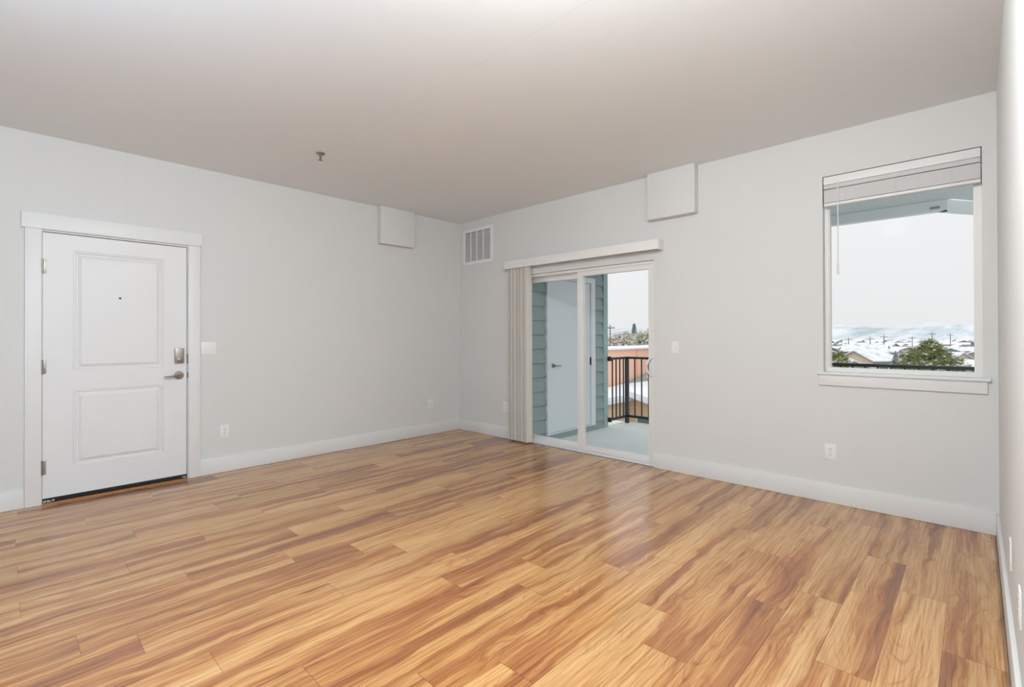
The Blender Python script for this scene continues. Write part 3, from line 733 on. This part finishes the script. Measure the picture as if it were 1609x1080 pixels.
terrain('hills', 'low snow-dusted hills on the horizon', 1250, 2400, -2100, 700, 120, 40, hill_z, M['hill'])
def mount_z(x, y):
    s = min(1, max(0, (y - 3600) / 900)); az = (x - CX) / (y - CY)
    return -20 + s * (65 + 50 * math.exp(-((az + .055) / .035) ** 2) + 20 * math.exp(-((az + .5) / .06) ** 2) + 8 * mn.noise(Vector((x / 500, y / 500, 1))))
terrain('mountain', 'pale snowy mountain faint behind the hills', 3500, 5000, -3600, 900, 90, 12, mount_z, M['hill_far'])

def at(az, dist): return (CX + az * dist, CY + dist)       # az = sideways metres per metre of depth from the room
# --- houses
HW = [mat('house_wall_' + n_, c, 0.8, noise=0.02) for n_, c in (('beige', (206, 198, 184)), ('grey', (168, 174, 176)), ('teal', (146, 166, 164)), ('tan', (208, 190, 168)), ('pale', (216, 216, 214)), ('brown', (176, 162, 150)))]
def house(name, label, x, y, w_, d_, wall_h, roof_h, rz, wm, group=None, detail=True, gz=None):
    gz = ground_z(x, y) - .1 if gz is None else gz
    t = thing(name, label, 'house', (0, 0, 0), group)
    m = MB(); hw, hd = w_ / 2, d_ / 2
    m.poly([(-hw, -hd, 0), (hw, -hd, 0), (hw, -hd, wall_h), (0, -hd, wall_h + roof_h), (-hw, -hd, wall_h)], (0, d_, 0))
    local_flat('wall', m, wm, t)
    m = MB(); e = 0.5; sl = roof_h / hw
    for s in (-1, 1):
        m.poly([(0, -hd - e, wall_h + roof_h + .02), (s * (hw + e), -hd - e, wall_h - e * sl + .02), (s * (hw + e), hd + e, wall_h - e * sl + .02), (0, hd + e, wall_h + roof_h + .02)], (0, 0, .3))
    local_flat('roof', m, M['roof_snow'], t)
    if detail:
        m = MB()
        for s in (-1, 1):
            m.poly([(0, -hd - e - .05, wall_h + roof_h - .15), (s * (hw + e), -hd - e - .05, wall_h - e * sl - .15), (s * (hw + e), -hd - e - .05, wall_h - e * sl + .05), (0, -hd - e - .05, wall_h + roof_h + .05)], (0, .06, 0))
            m.box(s * (hw + e) - .06, s * (hw + e) + .06, -hd - e, hd + e, wall_h - e * sl - .2, wall_h - e * sl + .06)
        local_flat('fascia', m, M['pole'], t)
        for xx in (-hw * .5, hw * .5):
            m = MB(); m.box(xx - .7, xx + .7, -hd - .06, -hd + .02, wall_h * .45, wall_h * .8); local_flat('window', m, M['window_dark'], t)
        for s in (-1, 1):
            m = MB(); m.box(s * hw - .05, s * hw + .05, -hd * .5, hd * .1, wall_h * .45, wall_h * .8); local_flat('window', m, M['window_dark'], t)
    t.location = (x, y, gz); t.rotation_euler = (0, 0, rz)
    return t
def local_flat(name, m, mt, parent):
    o = m.build(name, mt); o.parent = parent; return o
x, y = at(-.157, 92); house('house', 'large snow-roofed house behind the small pine at the lower left of the window', x, y, 10.5, 12, 4.0, 2.5, .25, HW[5])
x, y = at(-.131, 150); house('house', 'tan-walled house with a broad snowy roof right of the small pine', x, y, 9, 9, 3.8, 2.2, -.5, HW[3])
x, y = at(-.105, 172); house('house', 'beige house with a flat snowy roof between the two pines', x, y, 5, 5, 5.4, .7, 1.4, HW[0])
x, y = at(-.024, 118); house('house', 'snow-roofed house right of the large pine', x, y, 9, 10, 3.4, 2.2, .9, HW[4])
x, y = at(-.135, 235); house('house', 'long grey house with snowy roof beyond the tan-walled house', x, y, 10, 14, 4.0, 2.4, 1.57, HW[1])
x, y = at(-.112, 430); house('house', 'long low pale building below the hills', x, y, 12, 50, 4.0, 1.2, 1.57, HW[4])
x, y = at(-.043, 390); house('house', 'long low tan building behind the top of the large pine', x, y, 12, 28, 5.0, 1.0, 1.57, HW[3])
protos = [house('house', 'small snow-roofed house far off in the suburb', *at(-.172 + .027 * k, 300 + 36 * k), 6.6 + .5 * k, 6.6 + .4 * k, 3.0 + .22 * k, 1.6, .4 * k, HW[k], 'distant snow-roofed suburb houses', True) for k in range(6)]
rh = random.Random(21)
placed = []
tries = 0
while len(placed) < 200 and tries < 9000:
    tries += 1
    dist = 185 * (3.6 ** rh.random()); az = rh.uniform(-.205, .03) if rh.random() < .85 else rh.uniform(-.66, -.5)
    if az < -.3 and dist < 300: continue
    x, y = at(az, dist)
    if any((x - a) ** 2 + (y - b_) ** 2 < 13.5 ** 2 for a, b_ in placed): continue
    if any((x - o.location.x) ** 2 + (y - o.location.y) ** 2 < (36 if 'pale building' in o['label'] else 24 if 'long low' in o['label'] else 17 if 'far off' not in o['label'] else 13.5) ** 2 for o in COL.objects if o.get('category') == 'house' and o.type == 'EMPTY'): continue
    placed.append((x, y))
    c = copy_tree(protos[rh.randrange(6)])
    c.location = (x, y, ground_z(x, y) - .1); c.rotation_euler = (0, 0, rh.choice((0, .3, 1.57, 1.2, .8)) + rh.uniform(-.1, .1))

# --- trees
def tufts(m, pts, n, ln, wd, up, rg):
    b = m.bm
    for p in pts:
        for _ in range(n):
            d = Vector((rg.gauss(0, 1), rg.gauss(0, 1), rg.gauss(up, .7))).normalized()
            s = d.cross(Vector((rg.gauss(0, 1), rg.gauss(0, 1), rg.gauss(0, 1)))).normalized() * wd
            q = p + d * .03
            b.faces.new([b.verts.new(q - s), b.verts.new(q + s), b.verts.new(q + d * ln * rg.uniform(.7, 1.1))])
def pine(label, x, y, zt, r_of, depth, ntuft, mt, seed, ln=.24):
    rg = random.Random(seed); gz = GZ
    t = thing('pine_tree', label, 'tree', (x, y, gz))
    m = MB(); m.cyl((x, y, gz - .3), (x, y, zt - .35), .16, .03, 8)
    for k in range(60):
        dz = .25 + (depth - .3) * rg.random(); a = rg.uniform(0, 6.28); r_ = r_of(dz) * .85
        m.cyl((x, y, zt - dz - .35), (x + r_ * math.cos(a), y + r_ * math.sin(a), zt - dz), .03, .012, 5)
    m.build('trunk', M['bark'], t)
    pts = []
    while len(pts) < ntuft:
        dz = depth * rg.random() ** .75; a = rg.uniform(0, 6.28); r_ = r_of(dz) * (rg.random() ** .35) * (1 + .14 * math.sin(5 * a + dz * 6))
        pts.append(Vector((x + r_ * math.cos(a), y + r_ * math.sin(a), zt - dz + rg.uniform(-.06, .06))))
    pts.append(Vector((x, y, zt - .1)))
    m = MB(); tufts(m, pts, 18, ln, .02, .9, rg); m.build('foliage', mt, t)
    m = MB()
    for p in rg.sample(pts, len(pts) // 3): m.sphere(p + Vector((0, 0, .12)), rg.uniform(.03, .065), 6, (1.3, 1.3, .8))
    m.build('snow', M['snow'], t)
    return t
x, y = at(-.0525, 36)
pine('large green pine with snowy tips rising above the balcony rail', x, y, .84, lambda d: 1.58 * (d / 1.4) ** .72 if d < 1.4 else 1.58 + .4 * (d - 1.4), 5.5, 2100, M['needle'], 3, .28)
x, y = at(-.172, 30)
pine('small green pine at the lower left corner of the window', x, y, .27, lambda d: .55 * (d / .55) ** .7 if d < .55 else .55 + .3 * (d - .55), 4, 700, M['needle2'], 9)

def broad(name, label, x, y, h_, r_, mt, seed, conical=False, n=520, group=None, gz=GZ, leaf=.5):
    rg = random.Random(seed)
    t = thing(name, label, 'tree', (x, y, gz), group)
    m = MB(); m.cyl((x, y, gz - .3), (x, y, gz + h_ * .75), .03 * h_, .008 * h_, 7)
    for k in range(12):
        a = rg.uniform(0, 6.28); z0 = gz + h_ * rg.uniform(.25, .6)
        m.cyl((x, y, z0), (x + r_ * .7 * math.cos(a), y + r_ * .7 * math.sin(a), z0 + h_ * .22), .012 * h_, .004 * h_, 5)
    m.build('trunk', M['bark'], t)
    b = MB()
    for _ in range(n):
        if conical:
            f = rg.random(); rr_ = r_ * (1 - f) ** .9 * rg.random() ** .4; z = gz + h_ * (.12 + .88 * f)
        else:
            while True:
                px, py, pz = (rg.uniform(-1, 1) for _ in range(3))
                q_ = px * px + py * py + pz * pz
                if .25 < q_ < 1: break
            rr_ = r_ * math.hypot(px, py) * (1 + .2 * math.sin(4 * pz + seed)); z = gz + h_ * (.6 + .4 * pz)
        a = rg.uniform(0, 6.28); c = Vector((x + rr_ * math.cos(a), y + rr_ * math.sin(a), z))
        for _k in range(3):
            d = Vector((rg.gauss(0, 1), rg.gauss(0, 1), rg.gauss(0, 1))).normalized() * leaf * rg.uniform(.5, 1.1)
            e_ = d.cross(Vector((rg.gauss(0, 1), rg.gauss(0, 1), rg.gauss(0, 1)))).normalized() * leaf * .5
            b.bm.faces.new([b.bm.verts.new(c - d * .5), b.bm.verts.new(c + e_), b.bm.verts.new(c + d * .5), b.bm.verts.new(c - e_)])
    b.build('foliage', mt, t)
    return t
for i, (nm, lb, az, dist, top, r_, mt, con) in enumerate((
    ('bare_tree', 'greyish bare tree right of the utility pole', -.610, 66, 1.6, 2.6, 'leaf_brown', False),
    ('olive_tree', 'pale olive tree in front of the tall spruce', -.590, 76, 2.0, 2.9, 'leaf_olive', False),
    ('spruce_tree', 'tall blue-green spruce above the peach building', -.5665, 98, 3.9, 2.3, 'leaf_blue', True),
    ('olive_tree', 'dull green tree between the spruce and the right edge of the patio door', -.551, 84, 2.1, 3.0, 'leaf_olive', False),
    ('olive_tree', 'grey-green tree nearest the right edge of the patio door view', -.536, 72, 2.1, 2.7, 'leaf_olive', False),
    ('bare_tree', 'brown bare tree at the right edge of the patio door view', -.522, 94, 2.7, 3.2, 'leaf_brown', False),
    ('bare_tree', 'low grey bare tree beside the utility pole foot', -.626, 88, 1.0, 3.0, 'leaf_brown', False),
    ('olive_tree', 'olive tree behind the gap left of the tall spruce', -.574, 112, 2.4, 3.4, 'leaf_olive', False))):
    x, y = at(az, dist); broad(nm, lb, x, y, top - GZ, r_, M[mt], 30 + i, con, 800, None, GZ, .7)
x, y = at(-.0945, 140); broad('spruce_tree', 'small blue-green spruce left of the large pine', x, y, 6.6, 1.3, M['leaf_blue'], 55, True, 300, None, GZ, .5)
# rows of dark trees at the foot of the hills
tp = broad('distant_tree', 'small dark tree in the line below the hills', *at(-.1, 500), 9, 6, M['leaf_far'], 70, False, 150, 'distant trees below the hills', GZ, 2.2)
rt = random.Random(33)
taken = [(o.location.x, o.location.y, 7.5 if o.get('category') == 'house' else 7) for o in COL.objects if o.type == 'EMPTY' and o.get('category') in ('house', 'tree') and o.location.y > 60]
taken += [(*at(-.112, 430), 30), (*at(-.043, 390), 19), (*at(-.1, 500), 9), (*at(-.157, 92), 11), (*at(-.131, 150), 10), (*at(-.024, 118), 10), (*at(-.135, 235), 12)]
made = 0
while made < 170:
    if made < 70: az, dist, s_ = rt.uniform(-.2, .02), rt.uniform(430, 950), rt.uniform(.6, 1.2)
    elif made < 155: az, dist, s_ = rt.uniform(-.195, .02), rt.uniform(150, 420), rt.uniform(.28, .55)
    else: az, dist, s_ = rt.uniform(-.66, -.5), rt.uniform(300, 700), rt.uniform(.4, .8)
    x, y = at(az, dist); sx_ = s_ * rt.uniform(1, 1.7); rad = 8.8 * max(s_, sx_)
    if any(math.hypot(x - q[0], y - q[1]) < rad + q[2] for q in taken):
        taken.append((0, 0, 0)) if len(taken) < 4000 else None
        if len(taken) >= 4000: break
        continue
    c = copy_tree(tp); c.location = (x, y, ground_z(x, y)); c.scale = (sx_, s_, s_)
    taken.append((x, y, rad)); made += 1
# --- utility poles
def pole(label, az, dist, h_, rad=.2, arm=1.3, drop=1.0, group=None):
    x, y = at(az, dist); g = ground_z(x, y)
    t = thing('utility_pole', label, 'utility pole', (x, y, g), group)
    MB().cyl((x, y, g - .5), (x, y, g + h_), rad, rad * .65, 8).build('pole', M['pole'], t)
    m = MB(); m.box(x - arm, x + arm, y - rad * .5, y + rad * .5, g + h_ - drop, g + h_ - drop + rad)
    for s in (-.92, -.46, .46, .92): m.cyl((x + s * arm, y, g + h_ - drop + rad), (x + s * arm, y, g + h_ - drop + rad * 2.2), rad * .3, seg=6)
    m.build('crossarm', M['pole'], t)
pole('utility pole standing left of the trees above the peach building', -.6305, 42, 11.35, .085, .5, .35)
for az, dist, h_, lb in ((-.158, 255, 9.3, 'utility pole nearest the left side of the window'), (-.128, 250, 9.6, 'utility pole second from the left in the window'), (-.1095, 255, 10.4, 'utility pole third from the left in the window'),
                          (-.0735, 330, 9.5, 'utility pole just left of the large pine top'), (-.0495, 330, 11.5, 'utility pole rising behind the large pine top'), (-.0285, 330, 11, 'utility pole right of the large pine top')):
    pole(lb, az, dist, h_)

# --- thin out far copies that would stand inside one another
bpy.context.view_layer.update()
def footprint(root):
    xs, ys = [], []
    for ch in COL.objects:
        if ch.parent == root and ch.type == 'MESH':
            for c in ch.bound_box:
                p = ch.matrix_world @ Vector(c); xs.append(p.x); ys.append(p.y)
    return (min(xs), max(xs), min(ys), max(ys))
far = [o for o in COL.objects if o.type == 'EMPTY' and o.parent is None and o.get('category') in ('house', 'tree', 'utility pole') and o.location.y > 60]
far.sort(key=lambda o: (o.get('group') is not None, o.get('category') == 'tree'))
kept = []
for o in far:
    f = footprint(o)
    if o.get('group') and any(f[0] < g[1] and f[1] > g[0] and f[2] < g[3] and f[3] > g[2] for g in kept):
        for ch in [c for c in COL.objects if c.parent == o]: bpy.data.objects.remove(ch)
        bpy.data.objects.remove(o)
    else: kept.append(f)
